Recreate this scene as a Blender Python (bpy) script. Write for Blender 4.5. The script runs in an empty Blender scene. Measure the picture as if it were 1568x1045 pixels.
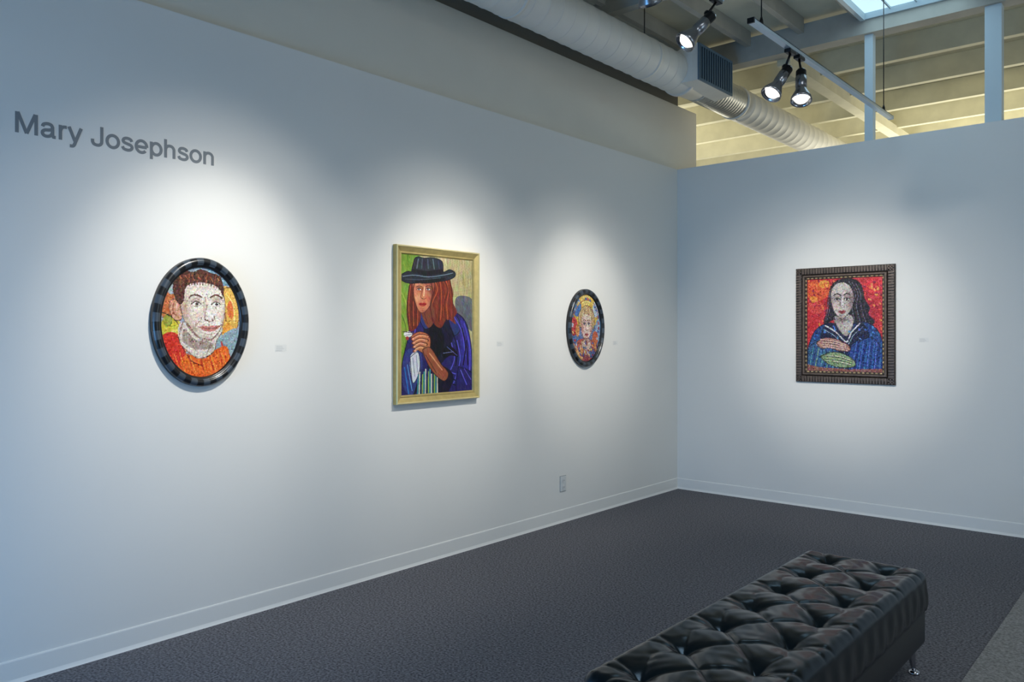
import bpy, math, random
import numpy as np
from mathutils import Matrix, Vector
random.seed(3); rng=np.random.RandomState(7)
sc=bpy.context.scene
sc.view_settings.view_transform='Standard'
col=sc.collection

def s2l(c):
    c=np.asarray(c,dtype=float)/255.0
    return np.where(c<=0.04045,c/12.92,((c+0.055)/1.055)**2.4)

def mat(name,rgb,rough=0.6,metal=0.0,noise=None,bump=None,emit=None,coat=0.0,spec=None):
    m=bpy.data.materials.new(name); m.use_nodes=True
    nt=m.node_tree; b=nt.nodes['Principled BSDF']
    c=s2l(rgb); b.inputs['Base Color'].default_value=(*c,1)
    b.inputs['Roughness'].default_value=rough; b.inputs['Metallic'].default_value=metal
    if coat: b.inputs['Coat Weight'].default_value=coat; b.inputs['Coat Roughness'].default_value=0.15
    if spec is not None: b.inputs['Specular IOR Level'].default_value=spec
    tc=nt.nodes.new('ShaderNodeTexCoord')
    if noise:
        n=nt.nodes.new('ShaderNodeTexNoise'); n.inputs['Scale'].default_value=noise[0]; n.inputs['Detail'].default_value=4
        nt.links.new(tc.outputs['Object'],n.inputs['Vector'])
        r=nt.nodes.new('ShaderNodeValToRGB'); r.color_ramp.elements[0].position=0.3; r.color_ramp.elements[1].position=0.7
        r.color_ramp.elements[0].color=(*np.clip(c*(1-noise[1]),0,1),1); r.color_ramp.elements[1].color=(*np.clip(c*(1+noise[1]),0,1),1)
        nt.links.new(n.outputs['Fac'],r.inputs['Fac']); nt.links.new(r.outputs['Color'],b.inputs['Base Color'])
    if bump:
        n=nt.nodes.new('ShaderNodeTexNoise'); n.inputs['Scale'].default_value=bump[0]; n.inputs['Detail'].default_value=5
        nt.links.new(tc.outputs['Object'],n.inputs['Vector'])
        bp=nt.nodes.new('ShaderNodeBump'); bp.inputs['Strength'].default_value=bump[1]; bp.inputs['Distance'].default_value=bump[2]
        nt.links.new(n.outputs['Fac'],bp.inputs['Height']); nt.links.new(bp.outputs['Normal'],b.inputs['Normal'])
    if emit:
        b.inputs['Emission Color'].default_value=(*s2l(emit[0]),1); b.inputs['Emission Strength'].default_value=emit[1]
    return m

def obj(name,verts,faces,m=None,smooth=False,parent=None,mats=None,fmi=None):
    me=bpy.data.meshes.new(name); me.from_pydata([tuple(v) for v in verts],[],faces)
    for mm in (mats or ([m] if m else [])): me.materials.append(mm)
    if fmi is not None: me.polygons.foreach_set('material_index',fmi)
    if smooth: me.polygons.foreach_set('use_smooth',[True]*len(me.polygons))
    me.update()
    o=bpy.data.objects.new(name,me); col.objects.link(o)
    if parent: o.parent=parent
    return o
def empty(name,mw=None,loc=None):
    o=bpy.data.objects.new(name,None); col.objects.link(o); o.empty_display_size=0.1
    if mw is not None: o.matrix_world=mw
    if loc is not None: o.location=loc
    return o
def box(name,mn,mx,m,bevel=0,parent=None):
    x0,y0,z0=mn;x1,y1,z1=mx
    v=[(x0,y0,z0),(x1,y0,z0),(x1,y1,z0),(x0,y1,z0),(x0,y0,z1),(x1,y0,z1),(x1,y1,z1),(x0,y1,z1)]
    f=[(0,3,2,1),(4,5,6,7),(0,1,5,4),(1,2,6,5),(2,3,7,6),(3,0,4,7)]
    o=obj(name,v,f,m,parent=parent)
    if bevel:
        b=o.modifiers.new('b','BEVEL'); b.width=bevel; b.segments=3
    return o
def boxes(name,lst,m,parent=None):
    V=[];F=[]
    for mn,mx in lst:
        x0,y0,z0=mn;x1,y1,z1=mx;k=len(V)
        V+=[(x0,y0,z0),(x1,y0,z0),(x1,y1,z0),(x0,y1,z0),(x0,y0,z1),(x1,y0,z1),(x1,y1,z1),(x0,y1,z1)]
        F+=[tuple(i+k for i in f) for f in [(0,3,2,1),(4,5,6,7),(0,1,5,4),(1,2,6,5),(2,3,7,6),(3,0,4,7)]]
    return obj(name,V,F,m,parent=parent)
def lathe(name,prof,m,p0,axis,n=40,parent=None,cap=True,smooth=True):
    q=Vector(axis).normalized().to_track_quat('Z','Y').to_matrix(); p0=Vector(p0)
    V=[];F=[]
    for s,r in prof:
        for i in range(n):
            a=2*math.pi*i/n
            V.append(p0+q@Vector((r*math.cos(a),r*math.sin(a),s)))
    for k in range(len(prof)-1):
        for i in range(n):
            j=(i+1)%n
            F.append((k*n+i,k*n+j,(k+1)*n+j,(k+1)*n+i))
    if cap:
        F.append(tuple(reversed(range(n)))); F.append(tuple((len(prof)-1)*n+i for i in range(n)))
    o=obj(name,V,F,m,smooth=False,parent=parent)
    if smooth:
        for p in o.data.polygons:
            if len(p.vertices)==4: p.use_smooth=True
    return o
def rod(name,a,b,r,m,parent=None,n=12):
    a=Vector(a);b=Vector(b)
    return lathe(name,[(0,r),((b-a).length,r)],m,a,b-a,n=n,parent=parent)

# ------------------------------------------------ materials
M_wall=mat('wall_paint',(227,226,221),0.7,noise=(1.2,0.012),bump=(180,0.05,0.002))
M_wallup=mat('wall_paint_upper',(222,217,203),0.8,noise=(3,0.02))
M_base=mat('baseboard_vinyl',(228,227,222),0.5)
M_carpet=mat('carpet_charcoal',(104,104,109),0.95,noise=(90,0.65),bump=(140,0.9,0.005),spec=0.1)
M_strip=mat('floor_pale_strip',(134,133,132),0.85,noise=(90,0.4),bump=(120,0.4,0.003),spec=0.2)
M_duct=mat('duct_painted_metal',(222,220,212),0.5,metal=0.1,noise=(5,0.03))
M_ductshiny=mat('duct_bare_metal',(205,204,196),0.3,metal=0.6,noise=(60,0.1))
M_beam=mat('beam_gray_wood',(170,168,158),0.8,noise=(6,0.1))
M_deck=mat('deck_cream_wood',(216,212,190),0.85,noise=(4,0.06))
M_beamfar=mat('beam_cream_wood',(200,196,172),0.8,noise=(6,0.08))
M_dark=mat('duct_shade_gray',(130,126,116),0.9)
M_post=mat('post_pale_paint',(200,216,222),0.5)
M_grille=mat('grille_blue_metal',(88,114,134),0.4,metal=0.3)
M_black=mat('black_metal',(26,26,28),0.35,metal=0.6)
M_chrome=mat('chrome',(190,190,195),0.15,metal=1.0)
M_dkchrome=mat('dark_chrome',(140,142,146),0.25,metal=0.9)
M_white=mat('white_plastic',(212,214,212),0.4)
M_track=mat('track_aluminium',(185,200,212),0.35,metal=0.5)
M_bulb=mat('bulb_glow',(255,255,255),0.3,emit=((255,246,225),3.0))
M_sky=mat('skylight_glow',(200,225,235),0.3,emit=((200,232,245),1.0))
M_letter=mat('vinyl_letter_gray',(120,126,130),0.6)
M_label=mat('label_card',(220,220,216),0.5)
M_labtxt=mat('label_print',(182,184,184),0.6)

# ------------------------------------------------ room shell
CX,CZ=3.80,1.48
YB=6.80; H=3.06; XR=7.4; YS=-1.9; ZC=4.20
box('floor',(-6,YS-0.2,-0.1),(XR+0.2,15.2,0),M_carpet)
box('floor_strip_right',(3.03,YS,0.0),(XR-0.01,YB-0.02,0.004),M_strip)  # paler strip laid over the carpet on the right side
box('wall_left',(-0.16,YS,0),(0,YB+0.15,H),M_wall)
box('wall_left_upper',(-0.18,YS,H),(-0.03,7.234,3.69),M_wallup)
box('wall_back',(0.0,YB,0),(XR,YB+0.15,H),M_wall)
box('wall_right',(XR,YS,0),(XR+0.15,YB+0.15,H),M_wall)
boxes('wall_south',[((0,YS-0.15,0),(0.25,YS,H)),((2.35,YS-0.15,0),(XR,YS,H)),((0.25,YS-0.15,0),(2.35,YS,0.10)),((0.25,YS-0.15,1.7),(2.35,YS,H))],M_wall)
boxes('window_1',[((0.25,YS-0.1,0.10),(0.30,YS-0.04,1.7)),((2.30,YS-0.1,0.10),(2.35,YS-0.04,1.7)),((1.33,YS-0.1,0.10),(1.37,YS-0.04,1.7)),((0.25,YS-0.1,1.65),(2.35,YS-0.04,1.7)),((0.25,YS-0.1,0.10),(2.35,YS-0.04,0.15))],M_black)
box('wall_far',(-6,15,0),(XR+0.2,15.15,ZC),M_deck)
def baseb(name,kind):
    prof=[(0.0,0.0),(0.016,0.0),(0.012,0.006),(0.007,0.018),(0.006,0.094),(0.004,0.1),(0.0,0.101)]
    V=[];F=[]
    ends=[YS,YB] if kind=='L' else [0.0,XR]
    for e in ends:
        for d,z in prof:
            V.append((d,e,z) if kind=='L' else (e,YB-d,z))
    n=len(prof)
    for i in range(n-1): F.append((i,i+1,n+i+1,n+i))
    return obj(name,V,F,M_base)
baseb('baseboard_left','L'); baseb('baseboard_back','B')

boxes('ceiling',[((-6,YS-0.2,ZC),(XR+0.2,6.88,ZC+0.1)),((-6,6.88,ZC),(XR+0.2,15.2,ZC+0.1))],M_deck)
L=[]
x=-0.75
while x<7.2:
    if not(1.66<x<2.48): L.append(((x,YS,4.07),(x+0.05,6.80,4.199)))
    x+=0.48
for yy in (1.0,3.2,5.2): L.append(((-0.7,yy,4.0),(XR,yy+0.09,4.10)))
boxes('ceiling_joists',L,M_beam)
box('ceiling_beam',(-5,6.80,3.94),(XR,6.95,4.15),M_beam)
L=[]
yy=7.75
while yy<14.9:
    L.append(((-6,yy,3.98),(XR,yy+0.07,4.198))); yy+=0.85
for xx in (-2.6,0.9,4.5): L.append(((xx,7.0,3.9),(xx+0.12,15,4.0)))
boxes('ceiling_purlins',L,M_beamfar)
box('wall_shade_strip',(-0.16,YS,3.69),(-0.05,6.9,4.18),M_dark)  # dark strip above the wall, coloured to stand in for the duct's shadow
boxes('partition_post',[((1.705,6.84,H),(1.77,6.91,3.94))],M_post)
boxes('partition_post.001',[((2.57,6.83,H),(2.68,6.92,3.94))],M_post)

def skylight(name,x0,x1,y0,y1):
    e=empty(name,loc=((x0+x1)/2,(y0+y1)/2,4.1)); ox,oy,oz=e.location
    def B(n,mn,mx,m): return box(n,tuple(np.subtract(mn,(ox,oy,oz))),tuple(np.subtract(mx,(ox,oy,oz))),m,parent=e)
    t=0.035
    B('frame_a',(x0-t,y0-t,4.04),(x0,y1+0,4.2),M_post);B('frame_b',(x1,y0-t,4.04),(x1+t,y1,4.2),M_post)
    B('frame_c',(x0-t,y0-t,4.04),(x1+t,y0,4.2),M_post);B('frame_d',(x0-t,y1,4.05),(x1+t,y1+0.02,4.2),M_post)
    for k in (1,2,3): B('mullion_%d'%k,(x0+(x1-x0)*k/4-0.006,y0,4.085),(x0+(x1-x0)*k/4+0.006,y1,4.10),M_post)
    B('pane',(x0,y0,4.10),(x1,y1,4.11),M_sky)
skylight('skylight',1.725,2.50,5.5,6.78)
skylight('overhead_fill_panel',3.5,4.9,1.6,3.6)  # added glowing panel out of view, for general ambient light

# ------------------------------------------------ duct
duct=empty('air_duct',loc=(0.37,3,3.73))
pr=[]; s=0; R=0.163
while s<8.6:
    pr+=[(s,R),(s+0.002,R),(s+0.128,R),(s+0.13,R),(s+0.133,R+0.0030),(s+0.138,R+0.0030),(s+0.141,R)]; s+=0.142
lathe('duct_main',pr,M_duct,(0,-5.5,0),(0,1,0),n=64,parent=duct)
y1=-5.5+s
lathe('duct_collar',[(0,R),(0,R+0.012),(0.04,R+0.012),(0.04,R),(0.28,R*0.93),(0.3,R*0.90)],M_duct,(0,y1,0),(0,1,0),n=48,parent=duct,cap=False)
pr=[];s=0;r2=0.150
while s<0.75: pr+=[(s,r2),(s+0.03,r2),(s+0.034,r2+0.003),(s+0.04,r2)]; s+=0.045
lathe('duct_flex',pr,M_ductshiny,(0,y1+0.3,0),(0,1,0),n=48,parent=duct)
ys=y1+0.3+s
pr=[(0,r2),(0,r2+0.014),(0.03,r2+0.014),(0.03,r2+0.004)];s=0.03
while s<4: pr+=[(s,r2+.004),(s+0.13,r2+.004),(s+0.133,r2+0.0066),(s+0.138,r2+0.0066),(s+0.141,r2+.004)]; s+=0.142
lathe('duct_far',pr,M_duct,(0,ys,0),(0,1,0),n=48,parent=duct)
ya,yb,za,zb=3.05,3.64,-0.10,0.17
xf=0.25; xb=0.05
V=[(xb,ya-0.06,za-0.03),(xb,yb+0.06,za-0.03),(xb,yb+0.06,zb-0.03),(xb,ya-0.06,zb-0.03),(xf-.05,ya-.02,za-.02),(xf-.05,yb+.02,za-.02),(xf-.05,yb+.02,zb+.02),(xf-.05,ya-.02,zb+.02),
   (xf,ya-.02,za-.02),(xf,yb+.02,za-.02),(xf,yb+.02,zb+.02),(xf,ya-.02,zb+.02)]
F=[(0,1,5,4),(1,2,6,5),(2,3,7,6),(3,0,4,7),(4,5,9,8),(5,6,10,9),(6,7,11,10),(7,4,8,11),(8,9,10,11)]
obj('grille_boot',V,F,M_duct,parent=duct)
lst=[((xf,ya-.02,za-.02),(xf+.012,yb+.02,za)),((xf,ya-.02,zb),(xf+.012,yb+.02,zb+.02)),((xf,ya-.02,za),(xf+.012,ya,zb)),((xf,yb,za),(xf+.012,yb+.02,zb))]
boxes('grille_frame',lst,M_grille,parent=duct)
lst=[]
n=14
for i in range(n):
    yv=ya+(yb-ya)*(i+0.5)/n; lst.append(((xf+0.001,yv-0.010,za),(xf+.01,yv+0.010,zb)))
boxes('grille_louvers',lst,M_grille,parent=duct)
box('grille_back',(xf,ya,za),(xf+0.002,yb,zb),M_black,parent=duct)
for yy in (-3.4,-1.2,0.95,2.6): 
    rod('hanger',(0,yy,0.15),(0,yy,0.47),0.004,M_black,parent=duct)
    lathe('strap',[(0,R+.005),(0.03,R+.005)],M_duct,(0,yy-.015,0),(0,1,0),n=48,parent=duct)

# ------------------------------------------------ tracks + lamps
def track(name,x,y0,y1,z,cables):
    e=empty(name,loc=(x,y0,z))
    boxes('rail',[((-.018,0,-.011),(.018,y1-y0,-.006)),((-.018,0,-.006),(-.011,y1-y0,.014)),((.011,0,-.006),(.018,y1-y0,.014)),((-.018,0,.010),(.018,y1-y0,.014))],M_track,parent=e)
    box('end_cap',(-.02,-.012,-.013),(.02,.0,.016),M_black,parent=e); box('end_cap_far',(-.02,y1-y0,-.013),(.02,y1-y0+.012,.016),M_track,parent=e)
    for c in cables:
        rod('cable',(0,c-y0,0.014),(0,c-y0,4.07-z),0.0035,M_black,parent=e,n=8)
        lathe('cable_grip',[(0,.012),(.03,.01),(.05,.005)],M_black,(0,c-y0,0.012),(0,0,1),n=12,parent=e)
    return e
track('track_rail',1.95,4.12,6.68,3.185,[4.25,6.5])
track('track_rail.001',1.76,0.6,4.13,3.36,[1.0,4.05])

def lamp(name,mount,back,face):
    e=empty(name,loc=mount); m0=Vector(mount); b=Vector(back)-m0; f=Vector(face)-m0; d=(f-b); Ln=d.length; ax=d.normalized()
    box('adapter',(-.02,-.045,-.035),(.02,.045,-.013),M_black,bevel=.004,parent=e)
    rod('stem',(0,0,-.035),tuple(b+ax*0.05+Vector((0,0,0.03))),.007,M_black,parent=e)
    lathe('knuckle',[(0,.004),(.004,.016),(.02,.016),(.024,.004)],M_black,b+ax*0.05+Vector((0,-0.012,0.035)),(0,1,0),n=20,parent=e)
    lathe('housing',[(0,.012),(.004,.024),(.015,.029),(Ln*.25,.030),(Ln*.26,.033),(Ln*.55,.033),(Ln*.56,.030),(Ln*.68,.034),(Ln*.9,.058),(Ln,.062),(Ln,.058),(Ln*.92,.053),(Ln*.90,.02)],M_dkchrome,b,ax,n=40,parent=e,cap=False)
    lathe('rear_band',[(0,.0305),(Ln*.22,.031)],M_black,b+ax*.015,ax,n=40,parent=e,cap=False)
    lathe('reflector',[(Ln*.985,.055),(Ln*.96,.050),(Ln*.93,.036)],M_chrome,b,ax,n=40,parent=e,cap=False)
    lathe('bulb',[(Ln*.9,.036),(Ln*.95,.040),(Ln*.985,.034),(Ln*1.0,.020),(Ln*1.005,.001)],M_bulb,b,ax,n=40,parent=e,cap=False)
    return e
def spot(name,loc,target,power,size=46,blend=1.0,colr=(1,.96,.89),r=.05):
    l=bpy.data.lights.new(name,'SPOT'); l.energy=power; l.spot_size=math.radians(size); l.spot_blend=blend; l.color=colr; l.shadow_soft_size=r
    o=bpy.data.objects.new(name,l); col.objects.link(o); o.location=loc
    o.rotation_euler=(Vector(target)-Vector(loc)).to_track_quat('-Z','Y').to_euler(); return o
lamp('track_spotlight',(1.76,4.08,3.36),(1.757,4.053,3.255),(1.655,3.915,3.08))
lamp('track_spotlight.001',(1.95,4.66,3.185),(1.93,4.69,3.085),(1.872,4.56,2.90))
lamp('track_spotlight.002',(1.95,4.80,3.185),(1.965,4.79,3.085),(2.0,4.70,2.87))
lamp('track_spotlight.003',(1.76,3.3,3.36),(1.76,3.3,3.26),(1.74,3.42,3.12))
lamp('track_spotlight.004',(1.76,2.3,3.36),(1.76,2.3,3.26),(1.63,2.28,3.12))
PW=112
def duo(n,loc,tgt,p,s):
    spot(n,loc,tgt,p,s); t2=(tgt[0],tgt[1],tgt[2]-.35); spot(n+'_spill',loc,t2,p*.55,s*1.7)
duo('spot_oval_a',(1.60,2.25,3.08),(0,2.02,1.50),PW*1.25,46)
duo('spot_painting',(1.62,3.88,3.04),(0,3.66,1.50),PW*1.2,46)
duo('spot_oval_b',(1.85,4.75,2.86),(0,5.28,1.55),PW*.95,44)
duo('spot_mosaic',(1.73,3.46,3.08),(1.56,6.8,1.52),PW*2.1,34)

def area(name,loc,target,sx,sy,power,colr):
    l=bpy.data.lights.new(name,'AREA'); l.shape='RECTANGLE'; l.size=sx; l.size_y=sy; l.energy=power; l.color=colr
    o=bpy.data.objects.new(name,l); col.objects.link(o); o.location=loc
    o.rotation_euler=(Vector(target)-Vector(loc)).to_track_quat('-Z','Y').to_euler(); return o
area('daylight_window',(1.2,YS+0.02,.85),(.7,2,.0),1.8,1.4,95,(.15,.48,1.0))
area('overhead_fill',(4.2,2.6,4.02),(4.4,3.4,0),1.3,1.9,40,(.95,.97,1.0))  # added overhead fill below the unseen panel
area('daylight_skylight_far',(2.11,6.14,4.05),(2.11,6.14,0),0.74,1.24,3.2,(.6,.84,1.0))
area('right_fill',(XR-0.1,3.9,1.4),(2,6,.9),3.5,2.4,64,(.66,.84,1.0))  # added blue fill from the right; the wall behind has no opening
area('adjacent_room_lamp',(2.5,11,2.6),(2.5,11,5),5,3,165,(1,.96,.78))
area('adjacent_room_lamp_b',(-2.0,8.5,2.6),(-2,8.5,5),2,3,85,(1,.96,.78))

w=bpy.data.worlds.new('world'); sc.world=w; w.use_nodes=True
w.node_tree.nodes['Background'].inputs[0].default_value=(.78,.82,.88,1); w.node_tree.nodes['Background'].inputs[1].default_value=0.42

# ------------------------------------------------ artwork rasteriser (vertex-coloured canvas)
class Art:
    def __init__(s,bbox,W,bg,wm,hm):
        s.x0,s.y0,s.x1,s.y1=bbox; s.W=W; s.wm=wm; s.hm=hm; s.H=int(W*hm/wm)
        s.X,s.Y=np.meshgrid(np.linspace(s.x0,s.x1,s.W),np.linspace(s.y0,s.y1,s.H))
        s.A=np.zeros((s.H,s.W,3))+np.array(bg,float)
    def put(s,mask,c,al=1.0): s.A[mask]=s.A[mask]*(1-al)+np.array(c,float)*al
    def ell(s,cx,cy,rx,ry,c,rot=0,al=1.0):
        dx=s.X-cx;dy=s.Y-cy;a=math.radians(rot)
        u=dx*math.cos(a)+dy*math.sin(a);v=-dx*math.sin(a)+dy*math.cos(a)
        s.put((u/rx)**2+(v/ry)**2<1,c,al)
    def glow(s,cx,cy,rx,ry,c,al=.5):
        g=np.exp(-(((s.X-cx)/rx)**2+((s.Y-cy)/ry)**2))[...,None]*al
        s.A=s.A*(1-g)+np.array(c,float)*g
    def sm(s,p,closed=True,k=6):
        p=[np.array(q,float) for q in p];n=len(p);o=[]
        rg=range(n) if closed else range(n-1)
        for i in rg:
            if closed: a,b,c,d=p[i-1],p[i],p[(i+1)%n],p[(i+2)%n]
            else: a,b,c,d=p[max(i-1,0)],p[i],p[i+1],p[min(i+2,n-1)]
            for t in np.linspace(0,1,k,endpoint=False):
                o.append(0.5*((2*b)+(c-a)*t+(2*a-5*b+4*c-d)*t*t+(3*b-a-3*c+d)*t**3))
        if not closed:o.append(p[-1])
        return o
    def inside(s,p,smooth=True):
        q=s.sm(p) if smooth else [np.array(t,float) for t in p]
        ins=np.zeros(s.X.shape,bool);n=len(q)
        for i in range(n):
            xa,ya=q[i];xb,yb=q[(i+1)%n]
            if ya==yb: continue
            ins^=((ya>s.Y)!=(yb>s.Y))&(s.X<(xb-xa)*(s.Y-ya)/(yb-ya)+xa)
        return ins
    def poly(s,p,c,smooth=True,al=1.0,edge=None,ew=1.0):
        s.put(s.inside(p,smooth),c,al)
        if edge is not None: s.line(list(p)+[p[0]],ew,edge,smooth)
    def line(s,p,w,c,smooth=True,al=1.0):
        q=s.sm(p,False) if smooth and len(p)>2 else [np.array(t,float) for t in p]
        D=np.full(s.X.shape,1e9)
        for a,b in zip(q[:-1],q[1:]):
            d=b-a;L=max(d@d,1e-9);t=np.clip(((s.X-a[0])*d[0]+(s.Y-a[1])*d[1])/L,0,1)
            D=np.minimum(D,(s.X-a[0]-t*d[0])**2+(s.Y-a[1]-t*d[1])**2)
        s.put(D<(w/2)**2,c,al)
    def noise(s,amt,n=18,nyf=1.0,mono=False):
        ny=max(int(n*nyf),4)
        g=rng.randn(ny,n,1 if mono else 3)*amt
        yi=np.linspace(0,ny-1.001,s.H);xi=np.linspace(0,n-1.001,s.W)
        y0=yi.astype(int);x0=xi.astype(int);fy=(yi-y0)[:,None,None];fx=(xi-x0)[None,:,None]
        G=(g[y0][:,x0]*(1-fy)*(1-fx)+g[y0+1][:,x0]*fy*(1-fx)+g[y0][:,x0+1]*(1-fy)*fx+g[y0+1][:,x0+1]*fy*fx)
        s.A=s.A+G
    def dabs(s,n,length,width,jit,ang=None,x0=0,y0=0,x1=1,y1=1):
        px=(s.x1-s.x0)/s.W
        A0=s.A.copy()
        for k in range(n):
            i=int(rng.uniform(y0,y1)*(s.H-1));j=int(rng.uniform(x0,x1)*(s.W-1))
            c=A0[i,j]+rng.randn()*jit+rng.randn(3)*jit*.6
            th=(ang if ang is not None else 0)+rng.uniform(-.6,.6)+(rng.uniform(0,3.14) if ang is None else 0)
            r=int(length/px/2)+2; i0,i1=max(i-r,0),min(i+r,s.H);j0,j1=max(j-r,0),min(j+r,s.W)
            yy,xx=np.mgrid[i0:i1,j0:j1];dx=(xx-j)*px;dy=(yy-i)*px
            u=dx*math.cos(th)+dy*math.sin(th);v=-dx*math.sin(th)+dy*math.cos(th)
            m=(np.abs(u)<length/2)&(np.abs(v)<width/2)
            m&=np.abs(A0[i0:i1,j0:j1]-A0[i,j]).sum(-1)<70
            s.A[i0:i1,j0:j1][m]=s.A[i0:i1,j0:j1][m]*.35+c*.65
    def mosaic(s,nx,jit=22,grout=(60,55,55),gw=0.11,gal=0.45,mix=.4,spark=.04):
        cs=s.W/nx;ny=int(s.H/cs)+1;nx=int(nx)+1
        jx=rng.uniform(.15,.85,(ny+2,nx+2));jy=rng.uniform(.15,.85,(ny+2,nx+2)); cj=rng.randn(ny+2,nx+2,1)*jit+rng.randn(ny+2,nx+2,3)*jit*.6
        sp=rng.rand(ny+2,nx+2)<spark; cj[sp]+=rng.choice([-55,45])*1.0
        py,px=np.mgrid[0:s.H,0:s.W]/cs
        ci=py.astype(int);cj_=px.astype(int)
        F1=np.full(py.shape,9.);F2=np.full(py.shape,9.);I=np.zeros(py.shape,int);J=np.zeros(py.shape,int)
        for a in(-1,0,1):
            for b in(-1,0,1):
                ii=np.clip(ci+a,0,ny+1);jj=np.clip(cj_+b,0,nx+1)
                d=np.hypot(py-(ci+a+jy[ii,jj]),px-(cj_+b+jx[ii,jj]))
                m=d<F1;F2=np.where(m,F1,np.minimum(F2,d));I=np.where(m,ii,I);J=np.where(m,jj,J);F1=np.where(m,d,F1)
        sy=np.clip(((I+jy[I,J])*cs).astype(int),0,s.H-1);sx=np.clip(((J+jx[I,J])*cs).astype(int),0,s.W-1)
        B=s.A[sy,sx]*mix+s.A*(1-mix)+cj[I,J]
        g=(F2-F1)<gw
        B[g]=B[g]*(1-gal)+np.array(grout,float)*gal
        s.A=B
    def build(s,name,parent,z,oval=False,m=None):
        s.A=np.clip(s.A,0,255)
        xs=np.linspace(-s.wm/2,s.wm/2,s.W);ys=np.linspace(s.hm/2,-s.hm/2,s.H)
        XX,YY=np.meshgrid(xs,ys)
        V=np.stack([XX.ravel(),YY.ravel(),np.full(XX.size,z)],1)
        idx=np.arange(s.H*s.W).reshape(s.H,s.W)
        Q=np.stack([idx[1:,:-1],idx[1:,1:],idx[:-1,1:],idx[:-1,:-1]],-1).reshape(-1,4)
        if oval:
            cx=(XX[1:,:-1]+XX[1:,1:]).ravel()/2;cy=(YY[1:,:-1]+YY[:-1,:-1]).ravel()/2
            Q=Q[(cx/(s.wm/2))**2+(cy/(s.hm/2))**2<1]
        me=bpy.data.meshes.new(name)
        me.vertices.add(len(V));me.vertices.foreach_set('co',V.ravel())
        me.loops.add(Q.size);me.loops.foreach_set('vertex_index',Q.ravel().astype(np.int32))
        me.polygons.add(len(Q));me.polygons.foreach_set('loop_start',(np.arange(len(Q))*4).astype(np.int32))
        me.update(calc_edges=True)
        ca=me.color_attributes.new('paint','FLOAT_COLOR','POINT')
        C=np.ones((s.H*s.W,4));C[:,:3]=s2l(s.A.reshape(-1,3));ca.data.foreach_set('color',C.ravel())
        me.materials.append(m);o=bpy.data.objects.new(name,me);col.objects.link(o);o.parent=parent
        return o
def paintmat(name,rough):
    m=bpy.data.materials.new(name);m.use_nodes=True;nt=m.node_tree;b=nt.nodes['Principled BSDF']
    a=nt.nodes.new('ShaderNodeAttribute');a.attribute_name='paint';nt.links.new(a.outputs['Color'],b.inputs['Base Color'])
    b.inputs['Roughness'].default_value=rough;b.inputs['Specular IOR Level'].default_value=.3
    return m
M_mos=paintmat('mosaic_tiles',.4);M_oil=paintmat('oil_paint',.55)
ML=lambda y,z:Matrix(((0,0,1,0),(1,0,0,y),(0,1,0,z),(0,0,0,1)))
MB=lambda x,z:Matrix(((1,0,0,x),(0,0,-1,YB),(0,1,0,z),(0,0,0,1)))

M_fr1=mat('frame_black_gloss',(16,17,20),.3,coat=.2);M_fr2=mat('frame_slate_gloss',(58,68,78),.35,coat=.2)
M_gold=mat('frame_gold',(186,166,106),.4,metal=.5,noise=(25,.12),bump=(60,.15,.002))
M_gold2=mat('frame_gold_edge',(222,206,150),.35,metal=.4)
M_brown=mat('frame_dark_carved',(58,48,42),.45,metal=.2,noise=(40,.35),bump=(90,.6,.004))
M_rib=mat('frame_carved_ribs',(96,82,72),.4,metal=.3,noise=(30,.3))
M_bead=mat('frame_bead_bronze',(190,168,128),.35,metal=.4)
def oval_frame(parent,w,h,bw,nseg=44,sub=4):
    N=nseg*sub
    prof=[(0,0),(0,.022),(.004,.030),(.014,.037),(.026,.038),(bw*.62,.034),(bw*.75,.026),(bw*.85,.027),(bw*.93,.022),(bw,.012)]
    V=[];F=[];mi=[]
    for i in range(N):
        a=2*math.pi*i/N
        for d,z in prof: V.append(((w/2-d)*math.cos(a),(h/2-d)*math.sin(a),z))
    n=len(prof)
    for i in range(N):
        j=(i+1)%N
        for k in range(n-1):
            F.append((i*n+k,j*n+k,j*n+k+1,i*n+k+1)); mi.append(1 if ((i//sub)%2 and 1<=k<=5) else 0)
    return obj('frame',V,F,smooth=True,parent=parent,mats=[M_fr1,M_fr2],fmi=mi)
def rect_frame(parent,w,h,prof,m,name='frame'):
    V=[];F=[];n=len(prof)
    for sx,sy in((-1,-1),(1,-1),(1,1),(-1,1)):
        for d,z in prof:V.append((sx*(w/2-d),sy*(h/2-d),z))
    for i in range(4):
        j=(i+1)%4
        for k in range(n-1):F.append((i*n+k,j*n+k,j*n+k+1,i*n+k+1))
    return obj(name,V,F,m,parent=parent)
BW=.05; W2,H2=.75,1.0; W3,H3=.80,.97

# --- oval 1: man
e=empty('oval_mosaic_portrait',ML(1.99,1.54)); oval_frame(e,.51,.645,BW)
a=Art((247,408,373,572),330,(150,168,182),.51-2*BW+.004,.645-2*BW+.004)
a.poly([(245,445),(262,425),(282,420),(284,470),(268,490),(247,480)],(196,112,64))
a.poly([(252,430),(270,412),(290,408),(282,430),(262,450)],(165,180,190))
a.ell(262,500,16,20,(205,195,60)); a.ell(257,488,7,9,(150,160,60)); a.ell(268,508,7,8,(232,214,110)); a.line([(248,476),(262,482),(274,494)],1.4,(70,60,40))
a.poly([(318,410),(345,418),(366,440),(362,455),(346,440),(335,425)],(120,160,180))
a.poly([(340,440),(360,438),(371,470),(368,500),(352,512),(340,490)],(230,180,84),edge=(110,60,40),ew=1)
a.ell(358,470,6,14,(222,112,56)); a.ell(352,505,9,13,(238,160,60)); a.line([(350,446),(362,462),(364,490)],2,(250,225,130)); a.line([(346,462),(350,488)],2,(150,90,50))
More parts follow.
